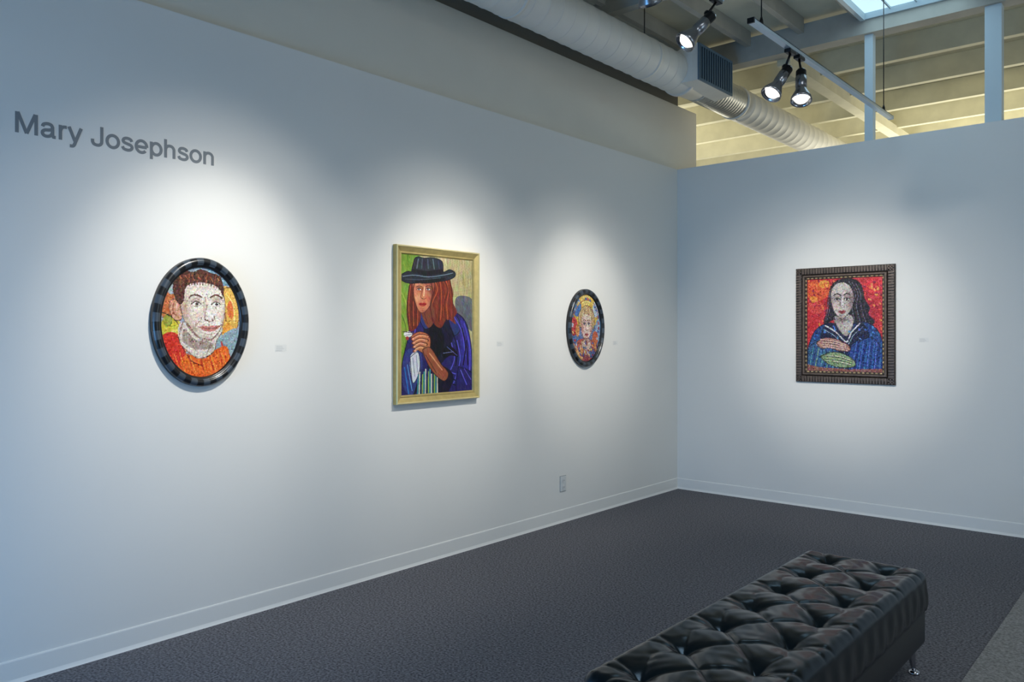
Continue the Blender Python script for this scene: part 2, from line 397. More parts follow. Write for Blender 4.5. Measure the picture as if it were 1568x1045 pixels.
a.poly([(330,525),(350,505),(370,500),(366,525),(345,560),(330,550)],(140,165,175)); a.line([(342,520),(350,545)],3,(190,60,50))
a.poly([(246,515),(272,508),(292,545),(330,560),(330,580),(246,580)],(214,50,34))
a.poly([(285,538),(312,545),(335,530),(352,528),(356,560),(330,575),(280,575),(272,560)],(236,106,34))
a.line([(272,510),(290,544),(312,556)],1.5,(120,30,25))
for k in range(26):
    x0=250+k*4.2; a.line([(x0,530+((k*5)%13)),(x0+8,556+((k*3)%11))],1.2,[(250,150,50),(176,26,25),(255,190,80),(232,80,30)][k%4],al=.75)
a.poly([(280,490),(342,496),(334,518),(328,536),(305,544),(284,530),(274,515)],(222,212,200),edge=(120,80,66))
a.poly([(283,500),(300,516),(326,521),(324,530),(300,530),(280,518)],(166,148,136)); a.line([(288,512),(300,532)],1.2,(130,105,92)); a.line([(325,522),(318,538)],1.2,(130,105,92))
a.poly([(272,456),(262,458),(259,468),(263,482),(272,488),(279,482)],(214,158,130),edge=(110,60,48)); a.line([(266,463),(265,474),(270,481)],1.6,(150,84,66)); a.line([(271,464),(270,474)],1.2,(240,214,196))
FACE=[(277,440),(290,430),(325,428),(342,440),(348,460),(346,486),(338,504),(325,517),(310,516),(294,504),(283,488),(277,468)]
a.poly(FACE,(238,230,218),edge=(112,80,68),ew=1.1)
fm=a.inside(FACE); keep=a.A.copy()
a.glow(283,474,8,26,(176,140,118),.75); a.glow(296,500,12,9,(176,146,128),.6); a.glow(347,478,5,20,(176,150,136),.6); a.glow(318,514,12,4,(180,150,136),.6)
a.glow(300,458,10,6,(172,146,134),.7); a.glow(334,457,9,6,(172,146,134),.7); a.glow(302,480,9,7,(226,186,168),.6); a.glow(338,478,5,7,(226,186,168),.5); a.glow(310,438,26,4,(196,176,162),.6); a.glow(314,470,3,10,(190,160,146),.6)
a.A=np.where(fm[...,None],a.A,keep)
HAIR=[(270,458),(265,440),(270,422),(280,414),(296,416),(308,411),(322,415),(338,420),(345,434),(345,450),(340,440),(330,433),(312,430),(294,432),(284,440),(281,458),(276,464)]
a.poly(HAIR,(84,46,34),edge=(46,26,22),ew=1)
for k in range(16): a.line([(272+k*4.4,440-6*math.sin(k/5.0)),(270+k*4.8+(k%3),416+((k*7)%5))],1.1,[(44,26,24),(150,86,54),(106,56,38)][k%3])
for k in range(7): a.line([(274+k*10,420+(k%2)*2),(278+k*10,426+(k%3))],1.4,(178,112,72))
for ex in(301,333):
    a.poly([(ex-6.5,462.8),(ex-2,460.2),(ex+3,460.4),(ex+6.5,463),(ex,465.0)],(238,238,234)); a.ell(ex+1.4,462.5,2.5,2.3,(70,58,50)); a.ell(ex+1.6,462.4,1.3,1.4,(16,14,16)); a.ell(ex+2.2,461.4,.6,.6,(255,255,255))
    a.line([(ex-7.5,462.9),(ex-2,459.5),(ex+3.5,459.7),(ex+7.5,463.2)],1.4,(60,40,34)); a.line([(ex-6,465.6),(ex,466.8),(ex+6,465.0)],.8,(140,106,92)); a.line([(ex-6,456.2),(ex,454.6),(ex+6,456.4)],.7,(150,120,106))
a.line([(290,453.5),(296,449.6),(302,449.4),(310,452.5)],2.3,(88,56,42)); a.line([(324,452.5),(330,449),(337,449.4),(343,453)],2.3,(88,56,42))
a.line([(315,453),(318,466),(315,478),(316,484)],1.0,(158,126,110)); a.line([(324,456),(325,474)],1.8,(252,248,240)); a.line([(314,482),(315,486),(319,487.5),(323,489),(328,487.5),(331,484.5),(330,481)],1.3,(118,82,70)); a.ell(319,486.4,1.3,.8,(70,40,36)); a.ell(327,486.3,1.2,.8,(70,40,36))
a.poly([(306,497.5),(314,495.4),(321,496.2),(326,495.2),(340,495.4),(332,501.8),(322,504),(313,502.4)],(204,134,122)); a.line([(304,497),(313,498.6),(323,499.6),(333,498),(342,493.8)],1.2,(112,50,46)); a.line([(314,507),(323,508.4),(330,506.8)],.9,(170,130,114))
a.line([(301,490),(299.5,500)],1.1,(160,126,110));a.line([(343,487),(345,495)],1.1,(160,126,110)); a.line([(309,486),(302,493)],.9,(170,136,120)); a.line([(286,490),(297,505),(310,514),(326,515),(338,504)],1.2,(130,96,82))
a.mosaic(60,14,grout=(96,78,68),gal=.38); a.build('mosaic_panel',e,.014,True,M_mos)

# --- oval 2
e=empty('oval_mosaic_portrait.001',ML(5.28,1.53)); oval_frame(e,.50,.635,.048)
a=Art((0,0,100,130),280,(80,108,156),.50-.092,.635-.092)
a.poly([(10,40),(20,12),(50,0),(80,8),(92,40),(80,60),(20,60)],(206,172,66))
a.ell(20,25,14,18,(66,110,170)); a.ell(85,28,12,16,(176,192,204)); a.ell(50,12,16,10,(224,204,120)); a.line([(8,40),(26,20),(50,10),(76,16),(92,36)],2,(160,84,44))
a.ell(10,62,12,18,(180,58,60)); a.ell(22,70,7,12,(204,140,80)); a.ell(92,70,10,22,(136,160,190)); a.ell(82,85,10,14,(196,102,60))
a.poly([(10,130),(20,92),(50,86),(80,94),(92,130)],(170,84,66)); a.ell(30,112,12,12,(200,144,84)); a.ell(70,112,13,12,(80,98,146)); a.ell(50,118,10,14,(130,56,60))
HR=[(30,64),(25,50),(28,36),(38,26),(52,21),(68,26),(78,38),(80,54),(75,68),(70,58),(66,44),(56,38),(44,40),(38,48),(35,62)]
a.poly(HR,(190,160,112),edge=(100,70,46),ew=1.3)
a.poly([(35,50),(41,40),(52,37),(64,40),(70,52),(68,72),(60,84),(52,88),(44,84),(37,72)],(222,200,184),edge=(120,74,60),ew=1)
a.glow(38,66,5,14,(180,130,112),.7);a.glow(68,66,4,14,(180,130,112),.7);a.glow(53,84,10,4,(180,130,112),.6)
for k in range(12): a.line([(30+k*4,34-8*math.sin(k/3.7)+(k%2)*3),(28+k*4.3,50-10*math.sin(k/3.7))],1.4,[(226,210,174),(140,100,62),(208,182,132)][k%3])
for ex in(45,60): a.glow(ex,56,5.5,4.5,(150,110,102),.6); a.ell(ex,57,4,2,(236,236,232)); a.ell(ex+.4,57,2,2.1,(44,54,74)); a.line([(ex-4.6,56.8),(ex,54.6),(ex+4.6,57)],1.2,(60,38,32)); a.line([(ex-5.5,51),(ex,48.8),(ex+5.5,51)],1.6,(110,72,50))
a.line([(51,56),(50,67),(53,70),(57,69)],1.3,(150,96,82)); a.line([(54.5,56),(54.5,66)],1.5,(246,234,224)); a.poly([(46,77),(51,75.4),(53,76.2),(55,75.4),(60,77),(53,80.6)],(170,62,62)); a.line([(46.5,77.2),(59.5,77.2)],.8,(96,30,34)); a.glow(39,68,4,4,(216,136,120),.6); a.glow(66,68,4,4,(216,136,120),.6)
a.poly([(44,87),(61,86),(68,100),(52,110),(36,100)],(200,176,160),edge=(120,70,56)); a.glow(52,89,9,4,(140,98,84),.7)
for k in range(60): a.ell(rng.uniform(5,95),rng.uniform(92,128),3.4,2,[(206,150,78),(130,40,50),(66,90,146),(206,180,138)][k%4],rng.uniform(0,90))
for k in range(40):
    t=rng.uniform(0,6.28); a.ell(50+44*math.cos(t),60+52*math.sin(t),3.5,2.2,[(56,90,154),(206,180,90),(176,66,60),(180,196,206)][k%4],rng.uniform(0,90))
a.mosaic(50,20,grout=(64,60,70)); a.build('mosaic_panel',e,.014,True,M_mos)

# --- gold framed painting
e=empty('framed_portrait_painting',ML(3.625,1.54))
rect_frame(e,W2,H2,[(0,0),(0,.030),(.003,.034),(.008,.035),(.012,.032),(.040,.020),(.044,.022),(.050,.021),(.054,.016),(.056,.010)],M_gold)
rect_frame(e,W2,H2,[(.0005,.033),(.003,.0362),(.009,.0362),(.0115,.033)],M_gold2,'frame_lip')
a=Art((621,389,731,602),340,(168,160,118),W2-.108,H2-.108)
a.poly([(615,385),(648,385),(644,440),(636,500),(632,610),(615,610)],(108,142,44),False)
a.poly([(640,385),(735,385),(735,470),(700,450),(680,400)],(178,168,124),False)
a.noise(9,60,.25,True)
for k in range(16): a.line([(690+k*2.8,390),(696+k*2.6,450)],.8,(128,114,74))
a.poly([(704,452),(722,448),(735,460),(735,505),(716,492),(706,478)],(88,90,96))
a.poly([(617,430),(632,440),(634,520),(617,540)],(118,152,50),False); a.line([(619,440),(630,470),(632,510)],1.5,(150,180,70)); a.line([(617,470),(628,500),(626,540)],1.5,(80,112,36))
a.dabs(1500,7,1.2,9,1.4)
COAT=[(640,475),(652,468),(668,488),(690,472),(712,480),(724,500),(731,545),(732,605),(624,605),(622,560),(630,520),(634,495)]
a.poly(COAT,(36,30,90),edge=(10,8,20),ew=1.2)
a.poly([(652,470),(668,500),(690,474),(702,500),(690,545),(668,560),(656,520)],(20,16,42))
a.poly([(662,500),(676,494),(686,520),(676,545),(664,540)],(10,10,18))
a.poly([(712,485),(726,510),(730,560),(716,585),(712,540)],(48,42,130))
a.poly([(690,474),(706,482),(712,500),(702,512),(694,494)],(42,48,104),edge=(8,8,20)); a.poly([(652,470),(648,486),(656,502),(664,494)],(42,48,104),edge=(8,8,20))
for p in ([(700,480),(714,506),(720,545)],[(718,492),(727,530),(727,570)],[(706,520),(711,552),(700,590)],[(642,500),(639,530),(646,556)],[(688,566),(706,574),(726,568)],[(697,524),(702,548),(696,566)]): a.line(p,1.5,(84,80,190))
for p in ([(696,500),(706,530),(704,560)],[(690,575),(712,588),(728,582)],[(660,560),(676,590)],[(714,500),(720,530),(716,560)],[(700,590),(716,596),(730,590)],[(680,575),(690,600),(700,604)],[(722,520),(724,560)],[(650,510),(648,540)]): a.line(p,2.0,(12,9,30))
a.poly([(676,560),(700,575),(690,604),(672,604)],(18,14,36)); a.poly([(708,562),(732,575),(732,604),(706,604)],(34,28,90),edge=(8,6,20)); a.line([(712,568),(722,592)],1.3,(92,86,200)); a.line([(718,566),(729,584)],1.0,(92,86,200))
a.poly([(626,540),(646,530),(652,560),(646,590),(634,602),(624,585)],(48,56,118)); a.poly([(634,545),(646,538),(648,565),(638,584)],(198,202,208),edge=(40,40,60))
a.line([(638,546),(641,574)],1,(110,120,140)); a.line([(643,542),(645,568)],1,(120,130,150)); a.line([(626,560),(632,600)],1.6,(40,110,180)); a.line([(630,556),(637,596)],1,(90,150,210)); a.line([(640,602),(648,578)],3,(16,16,24))
for k in range(14):
    c=[(60,150,144),(206,206,186),(24,44,70),(140,170,70)][k%4]; a.line([(646+k*2.2,572-(k%3)*4),(645+k*2.3,603)],1.5,c)
a.poly([(634,432),(645,428),(648,450),(650,480),(645,498),(634,505),(629,480),(630,455)],(104,42,26))
a.poly([(662,424),(690,418),(697,432),(700,446),(699,458),(706,474),(701,484),(704,494),(690,486),(680,500),(668,490),(664,460)],(112,44,28))
for k in range(13):
    a.line([(667+k*2.3,423+(k%3)),(671+k*2.3+2*math.sin(k),440),(666+k*2.7-2*math.sin(k),462),(665+k*2.9,490-(k%4)*3)],.9,[(58,20,14),(184,88,50),(84,28,20),(140,58,34)][k%4])
for k in range(8): a.line([(633+k*1.8,436),(630+k*2.2,465),(632+k*1.8,502-(k%3)*5)],.8,[(58,20,14),(176,84,48),(84,28,20)][k%3])
a.poly([(650,466),(665,458),(671,484),(662,500),(653,486)],(112,58,40)); a.line([(655,478),(660,494)],1,(70,32,22)); a.line([(664,470),(667,484)],1.2,(160,96,66))
F2=[(641,430),(668,426),(669,446),(666,460),(659,472),(652,477),(646,473),(641,459),(639,444)]
a.poly(F2,(192,120,86),edge=(70,28,20),ew=.9)
fm=a.inside(F2);keep=a.A.copy()
a.glow(667,446,5,22,(110,52,38),.85); a.glow(647,434,6,4,(222,170,136),.6); a.glow(645,455,3.5,6,(224,162,128),.8);a.glow(661,453,3.5,4,(196,92,66),.7);a.glow(653,474,5,2,(140,76,54),.7); a.glow(655,430,14,3,(90,48,40),.8)
for ex in(647.5,661): a.glow(ex,439.4,4.2,3,(100,50,40),.7)
a.A=np.where(fm[...,None],a.A,keep)
for ex,ey in((647.5,441.4),(661,440.4)):
    a.poly([(ex-3.4,ey+.2),(ex,ey-1.3),(ex+3.2,ey),(ex,ey+1.3)],(220,220,218)); a.ell(ex-.6,ey,1.2,1.25,(28,46,56)); a.line([(ex-3.8,ey+.2),(ex,ey-1.6),(ex+3.6,ey)],.8,(36,16,14)); a.line([(ex-4,ey-4),(ex,ey-5.6),(ex+4.4,ey-4.2)],1.1,(66,28,20)); a.line([(ex-3,ey+2.4),(ex+3,ey+2.2)],.6,(130,66,48))
a.line([(655.4,437),(654,451)],1.5,(232,184,150)); a.line([(653,438),(650,451),(651,454.8),(655,455.6),(658,453.8)],.9,(108,46,34)); a.ell(652.2,454.8,.8,.6,(50,16,12))
a.poly([(646.6,463.6),(650,461.4),(652,462.2),(654.4,461.2),(658.6,463.2),(654,467),(650,466.6)],(158,30,34)); a.line([(647,463.7),(652,464.4),(658,463.4)],.6,(70,10,14)); a.line([(650,465.8),(654,465.8)],.7,(214,96,92)); a.line([(649,470),(655,469.8)],.6,(120,62,44))
a.line([(665,430),(668,446),(664,466),(668,490)],1.6,(76,28,18)); a.line([(641,430),(638,446),(640,462),(643,480)],1.4,(84,32,20))
a.poly([(640,396),(646,391),(654,392.5),(668,390.5),(682,395),(684,410),(683,419),(660,421),(637,421)],(38,42,50),edge=(10,10,14)); a.poly([(637,411),(660,412),(684,407),(684,416),(660,421),(637,420)],(14,14,18),False)
a.poly([(621,421),(630,415),(640,416),(660,418),(684,412),(694,407),(703,411),(701,419),(684,426),(655,430),(634,433),(622,429)],(30,35,45),edge=(8,8,12))
a.line([(624,423),(640,420),(662,421),(686,416),(699,412)],1.3,(104,118,136)); a.line([(627,427),(650,426),(680,421)],.9,(64,74,88))
for p,c in(([(646,395),(644,409)],(88,102,118)),([(652,394),(651,409)],(62,72,88)),([(660,394),(661,408)],(66,76,92)),([(668,393),(670,408)],(90,104,120)),([(676,395),(678,407)],(58,66,82))): a.line(p,1.5,c)
a.poly([(640,429),(656,427),(670,424),(690,420),(676,428),(652,432)],(14,12,16))
a.poly([(636,512),(648,506),(662,512),(664,528),(658,540),(642,532),(638,522)],(176,104,70),edge=(60,26,18))
for k in range(4):
    a.line([(661-k*1.5,513.6+k*6),(648,512+k*6),(637+k*1,517.6+k*6)],4.6,(84,36,26)); a.line([(660-k*1.5,514+k*6),(648,512.4+k*6),(638+k*1,517.4+k*6)],3.2,(204,132,92)); a.line([(657-k*1.5,512.6+k*6),(649,511.6+k*6),(642,514.4+k*6)],.9,(236,180,140)); a.ell(638.6+k,517+k*6,1.3,1,(228,170,150))
a.poly([(652,534),(664,531),(680,556),(692,572),(686,584),(672,574),(660,556)],(142,78,52),edge=(50,20,14)); a.line([(663,540),(682,566)],1.8,(204,138,100)); a.line([(657,542),(673,570)],1.2,(84,38,28))
a.ell(631,510,6,4.4,(214,214,210)); a.line([(624,506),(640,508)],1.2,(60,60,60)); a.ell(630,516,2.4,3,(150,40,40)); a.line([(626,512),(636,510)],.8,(90,90,100))
a.poly([(682,536),(692,528),(702,534),(708,546),(696,544),(686,548)],(10,10,16)); a.line([(690,530),(706,544)],1,(80,90,150)); a.line([(684,540),(700,538)],.8,(110,120,170))
a.dabs(5200,4.5,.9,10,1.2); a.noise(5,40); a.build('painted_canvas',e,.012,False,M_oil)

# --- right framed mosaic
e=empty('framed_mosaic_portrait',MB(1.557,1.557))
rect_frame(e,W3,H3,[(0,0),(0,.018),(.006,.024),(.030,.028),(.052,.024),(.056,.016),(.062,.030),(.070,.034),(.080,.030),(.084,.020),(.094,.020),(.100,.012)],M_brown)
rect_frame(e,W3,H3,[(.061,.029),(.066,.0345),(.074,.0345),(.079,.030)],M_rib,'frame_inner_moulding')
lst=[]
def ribs(n,horizontal,sgn):
    for i in range(n):
        t=(i+.5)/n
        if horizontal:
            x=-W3/2+.01+t*(W3-.02); y=sgn*(H3/2-.028); lst.append(((x-.0055,y-.022,.02),(x+.0055,y+.022,.0325)))
        else:
            y=-H3/2+.01+t*(H3-.02); x=sgn*(W3/2-.028); lst.append(((x-.022,y-.0055,.02),(x+.022,y+.0055,.0325)))
ribs(34,True,1);ribs(34,True,-1);ribs(42,False,1);ribs(42,False,-1)
boxes('frame_ribs',lst,M_rib,parent=e)
V=[];F=[]
def bead(x,y,z,rx,ry,rz):
    k=len(V);n=8
    V.append((x,y,z+rz))
    for rr,zz in((.7,.7),(1,0)):
        for i in range(n):V.append((x+rx*rr*math.cos(i*math.pi/4),y+ry*rr*math.sin(i*math.pi/4),z+rz*zz))
    for i in range(n):
        j=(i+1)%n;F.append((k,k+1+i,k+1+j));F.append((k+1+i,k+9+i,k+9+j,k+1+j))
nx=18;ny=22;d=.089
for i in range(nx):
    x=-W3/2+d+(i+.5)/nx*(W3-2*d)
    for sg in(1,-1):bead(x,sg*(H3/2-d),.018,.013,.007,.010)
for i in range(ny):
    y=-H3/2+d+(i+.5)/ny*(H3-2*d)
    for sg in(1,-1):bead(sg*(W3/2-d),y,.018,.007,.013,.010)
obj('frame_beads',V,F,M_bead,smooth=True,parent=e)
a=Art((1236,428,1346,566),340,(200,46,52),W3-.19,H3-.19)
a.ell(1252,445,18,16,(226,92,50));a.ell(1250,470,12,10,(210,70,60));a.ell(1262,436,8,6,(240,160,60));a.ell(1246,458,6,5,(238,146,60));a.ell(1335,440,14,12,(224,50,60));a.ell(1325,475,14,20,(184,40,50))
for k in range(140):
    a.ell(rng.uniform(1238,1345),rng.uniform(430,505),2.4,1.4,[(236,110,60),(160,28,40),(230,80,90),(236,150,70),(150,30,60)][k%5],rng.uniform(0,90))
a.poly([(1270,458),(1272,440),(1284,430),(1302,429),(1314,436),(1319,448),(1321,460),(1328,472),(1326,482),(1335,492),(1326,500),(1312,497),(1300,500),(1290,492),(1274,490),(1264,498),(1262,490),(1268,476)],(30,27,34),edge=(90,20,30),ew=.8)
for k in range(9): a.line([(1298+k*1.7,433+k*.6),(1308+k*1.2,452),(1303+k*2.1,470),(1307+k*2.6,494)],.9,[(104,100,118),(12,10,14),(70,50,54)][k%3])
for k in range(4): a.line([(1284-k*3,432+k*2),(1272-k,450),(1270-k*1.5,474),(1266-k,490)],.8,[(104,100,118),(12,10,14)][k%2])
SH=[(1238,530),(1248,506),(1266,495),(1290,500),(1316,493),(1334,500),(1345,520),(1348,570),(1234,570)]
a.poly(SH,(36,70,130),edge=(14,20,50),ew=1.2)
a.poly([(1264,496),(1282,496),(1296,514),(1310,494),(1322,498),(1328,520),(1322,545),(1270,545),(1256,520)],(24,28,58))
a.poly([(1277,484),(1300,482),(1305,494),(1295,514),(1281,500)],(186,176,170),edge=(60,50,60)); a.glow(1288,489,9,4,(104,88,88),.75)
a.line([(1264,498),(1280,508),(1295,522),(1302,508),(1314,495)],2,(222,220,220)); a.line([(1261,503),(1277,513),(1294,528),(1305,512),(1318,500)],1.1,(150,160,185)); a.line([(1294,528),(1290,545)],1.4,(90,100,140)); a.line([(1297,528),(1300,546)],1.4,(90,100,140))
F4=[(1271.5,450),(1276,439),(1288,434),(1299,439),(1305,452),(1304,468),(1298,480),(1289,488),(1281,483),(1274,470)]
a.poly(F4,(206,197,188),edge=(50,36,40),ew=1)
fm=a.inside(F4);keep=a.A.copy()
a.glow(1304,464,6,20,(120,100,98),.85); a.glow(1273,464,3,14,(160,140,132),.7); a.glow(1289,486,8,3,(140,118,114),.6); a.glow(1280,469,4,4,(220,176,164),.6); a.glow(1298,469,3.4,4,(190,140,132),.6)
for ex in(1281,1295.4): a.glow(ex,457,5,4,(116,96,94),.7)
a.A=np.where(fm[...,None],a.A,keep)
for ex in(1281,1295.4):
    a.poly([(ex-4,459.4),(ex,457.6),(ex+4,459.2),(ex,461.2)],(226,226,224)); a.ell(ex,459.2,1.6,1.7,(26,24,26)); a.line([(ex-4.4,459.4),(ex,457),(ex+4.4,459.2)],1.1,(32,24,26)); a.line([(ex-3.6,461.8),(ex+3.4,461.8)],.7,(120,96,92)); a.line([(ex-5,453.6),(ex,451),(ex+5,453.2)],1.5,(46,34,36))
a.line([(1286.4,455),(1285.6,467),(1287,470.4),(1290,470.8),(1291.8,469)],.9,(110,84,80)); a.line([(1289,456),(1289.2,467)],1.5,(240,234,226)); a.poly([(1282.6,477.4),(1286,475.4),(1288.4,476.2),(1290.6,475.4),(1294,477.2),(1288.6,480.8)],(150,66,70)); a.line([(1283,477.5),(1293.6,477.4)],.7,(76,30,38)); a.line([(1285.6,483),(1291,483)],.8,(150,126,120))
a.poly([(1238,530),(1256,520),(1272,530),(1290,540),(1300,552),(1280,566),(1240,566)],(52,92,136),edge=(14,20,50)); a.poly([(1300,530),(1330,515),(1346,540),(1340,566),(1300,566)],(34,66,134),edge=(14,20,50))
for k in range(14): a.line([(1239+k*4.4,563),(1246+k*4.0,530+k)],1.0,[(110,180,184),(26,44,100),(140,186,120),(70,120,180)][k%4])
for k in range(12): a.line([(1302+k*3.6,563),(1310+k*3.1,522)],1.0,[(90,120,210),(18,26,84),(60,120,180)][k%3])
for k in range(36): a.ell(1242+rng.uniform(0,100),rng.uniform(500,530),2.2,1.2,[(70,120,200),(26,44,100),(90,150,210),(16,20,50)][k%4],rng.uniform(0,90))
a.poly([(1250,524),(1262,516),(1280,518),(1298,527),(1299,535),(1284,535),(1270,531),(1258,532)],(190,140,126),edge=(60,30,40),ew=1.1)
for k in range(4): a.line([(1257+k*1,518.6+k*3.6),(1275,520.4+k*3.4),(1293+k,526+k*2.9)],2.9,(84,44,50)); a.line([(1257+k*1,518.6+k*3.6),(1275,520.4+k*3.4),(1293+k,526+k*2.9)],2.0,(222,184,168))
a.poly([(1256,544),(1270,538),(1286,538),(1304,547),(1307,557),(1290,560),(1270,556)],(140,164,120),edge=(30,40,40),ew=1.1)
for k in range(3): a.line([(1262,544+k*3.6),(1284,545+k*4),(1303,551+k*3)],.9,(58,78,60)); a.line([(1264,542.6+k*3.6),(1284,543.4+k*4),(1301,549+k*3)],1.0,[(220,206,176),(188,204,150),(224,214,190)][k])
a.poly([(1236,556),(1256,560),(1300,562),(1346,560),(1346,568),(1236,568)],(186,96,60),False,.7)
a.mosaic(70,16,grout=(46,36,44)); a.build('mosaic_panel',e,.014,False,M_mos)

# labels, outlet, lettering
def label(name,mw,w=.07,h=.036):
    e=empty(name,mw); box('card',(-w/2,-h/2,.0),(w/2,h/2,.0015),M_label,parent=e)
    boxes('printed_lines',[((-w*.42,h*.22-i*h*.2,.0015),(w*(.1+.25*((i*7)%3)/3),h*.28-i*h*.2,.0018)) for i in range(4)],M_labtxt,parent=e)
label('wall_label',ML(2.452,1.405)); label('wall_label.001',ML(4.25,1.41)); label('wall_label.002',ML(5.73,1.405)); label('wall_label.003',MB(2.16,1.434))
e=empty('electrical_outlet',ML(4.99,.302))
M_outline=mat('outlet_outline_gray',(120,124,126),.8)
box('outline_plate',(-.039,-.062,.0),(.039,.062,.002),M_outline,parent=e)  # slightly larger grey plate that outlines the outlet
box('plate',(-.037,-.059,.0),(.037,.059,.007),M_white,bevel=.003,parent=e)
for sg in(1,-1):
    lathe('socket',[(0,.017),(.003,.017)],M_white,(0,sg*.026,.007),(0,0,1),n=24,parent=e)
    boxes('slots',[((-.008,sg*.026-.005,.010),(-.006,sg*.026+.005,.0106)),((.006,sg*.026-.005,.010),(.008,sg*.026+.005,.0106))],M_black,parent=e)

def EL(cx,cy,rx,ry,a0,a1,n=28): return [(cx+rx*math.cos(math.radians(a0+(a1-a0)*i/n)),cy+ry*math.sin(math.radians(a0+(a1-a0)*i/n))) for i in range(n+1)]
def SP(p,k=8):
    p=[np.array(q,float) for q in p];o=[];n=len(p)
    for i in range(n-1):
        a_,b_,c_,d_=p[max(i-1,0)],p[i],p[i+1],p[min(i+2,n-1)]
        for t in np.linspace(0,1,k,endpoint=False): o.append(tuple(0.5*((2*b_)+(c_-a_)*t+(2*a_-5*b_+4*c_-d_)*t*t+(3*b_-a_-3*c_+d_)*t**3)))
    o.append(tuple(p[-1])); return o
arch=lambda :SP([(.14,.40),(.165,.53),(.25,.635),(.38,.665),(.52,.625),(.60,.51),(.61,.40)])+[(.61,0)]
G={'M':(1.157,[[(.165,0),(.165,1)],[(.99,0),(.99,1)],[(.20,.99),(.578,.02)],[(.955,.99),(.578,.02)]]),
 'a':(.772,[SP([(.115,.50),(.15,.60),(.24,.655),(.37,.67),(.50,.63),(.555,.53)])+[(.56,.14),(.60,.065),(.70,.06)],SP([(.555,.42),(.40,.375),(.22,.345),(.125,.27),(.115,.16),(.20,.07),(.34,.06),(.48,.12),(.555,.25)])]),
 'r':(.47,[[(.14,0),(.14,.727)],SP([(.14,.42),(.18,.56),(.27,.645),(.43,.66)])]),
 'y':(.694,[[(.065,.727),(.345,.03)],[(.63,.727),(.37,.03)]+SP([(.37,.03),(.32,-.11),(.25,-.205),(.10,-.215)])]),
 ' ':(.386,[]),
 'J':(.70,[[(.54,1),(.54,.36)]+SP([(.54,.34),(.52,.16),(.43,.065),(.30,.045),(.17,.08),(.10,.18),(.09,.33)])]),
 'o':(.772,[EL(.386,.363,.285,.31,0,360,40)]),
 's':(.694,[SP([(.575,.52),(.52,.62),(.36,.67),(.20,.635),(.135,.53),(.185,.435),(.35,.38),(.53,.325),(.59,.21),(.52,.095),(.35,.055),(.17,.10),(.10,.215)])]),
 'e':(.772,[[(.12,.345),(.665,.345)],EL(.39,.363,.28,.31,-2,318,40)]),
 'p':(.772,[[(.14,-.21),(.14,.727)],EL(.405,.363,.265,.31,0,360,40)]),
 'h':(.772,[[(.14,0),(.14,1)],arch()]),'n':(.772,[[(.14,0),(.14,.727)],arch()])}
V=[];F=[];penx=0;hw=.078;cap=.0895;zz=.0010
for ch in 'Mary Josephson':
    adv,sts=G[ch]
    for st in sts:
        zz+=.00002
        P=[np.array(p,float) for p in st];P=[p for i,p in enumerate(P) if i==0 or np.hypot(*(p-P[i-1]))>1e-6]
        n=len(P);closed=np.hypot(*(P[0]-P[-1]))<1e-6;k0=len(V)
        for i in range(n):
            if closed and i in(0,n-1): d1=P[1]-P[0];d0=P[-1]-P[-2]
            else: d0=P[i]-P[i-1] if i>0 else P[1]-P[0]; d1=P[i+1]-P[i] if i<n-1 else d0
            d0=d0/np.hypot(*d0);d1=d1/np.hypot(*d1);t=d0+d1;t=t/max(np.hypot(*t),1e-6)
            nn=np.array([-t[1],t[0]]);sc2=min(1/max(t@d1,.5),1.6)*hw
            for z_ in(zz,-.0005):
                for sg in(1,-1):
                    q=P[i]+nn*sg*sc2; V.append(((penx+q[0])*cap,q[1]*cap,z_))
        for i in range(n-1):
            A_=k0+4*i;B_=A_+4
            F+=[(A_,A_+1,B_+1,B_),(A_,B_,B_+2,A_+2),(A_+1,A_+3,B_+3,B_+1)]
    penx+=adv
t=obj('exhibition_lettering',V,F,M_letter); t.matrix_world=ML(1.156,2.338)

# ------------------------------------------------ tufted bench
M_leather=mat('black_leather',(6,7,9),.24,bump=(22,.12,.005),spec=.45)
M_leather.node_tree.nodes['Principled BSDF'].inputs['Specular Tint'].default_value=(.50,.76,1.0,1)  # blue of the highlights is put into the specular tint
bx0,bx1,by0,by1=2.365,2.90,1.96,3.81
bench=empty('tufted_leather_bench',loc=((bx0+bx1)/2,(by0+by1)/2,0)); w2=(bx1-bx0)/2;l2=(by1-by0)/2
NU,NV=110,320
def remap(n,L):
    t=np.linspace(-1,1,n); return L*(0.8*t+0.2*np.sin(t*math.pi/2))
xs=remap(NU,w2);ys=remap(NV,l2)
XX,YY=np.meshgrid(xs,ys)
nb=7; bys=np.linspace(-l2+.13,l2-.13,nb); bxs=[-.125,.125]
Z=np.zeros_like(XX)
def seg(ax,ay,bx,by,dep,wid):
    d2=(bx-ax)**2+(by-ay)**2;t=np.clip(((XX-ax)*(bx-ax)+(YY-ay)*(by-ay))/d2,0,1)
    D=np.hypot(XX-ax-t*(bx-ax),YY-ay-t*(by-ay)); return dep*np.exp(-(D/wid)**1.3)
cre=np.zeros_like(XX)
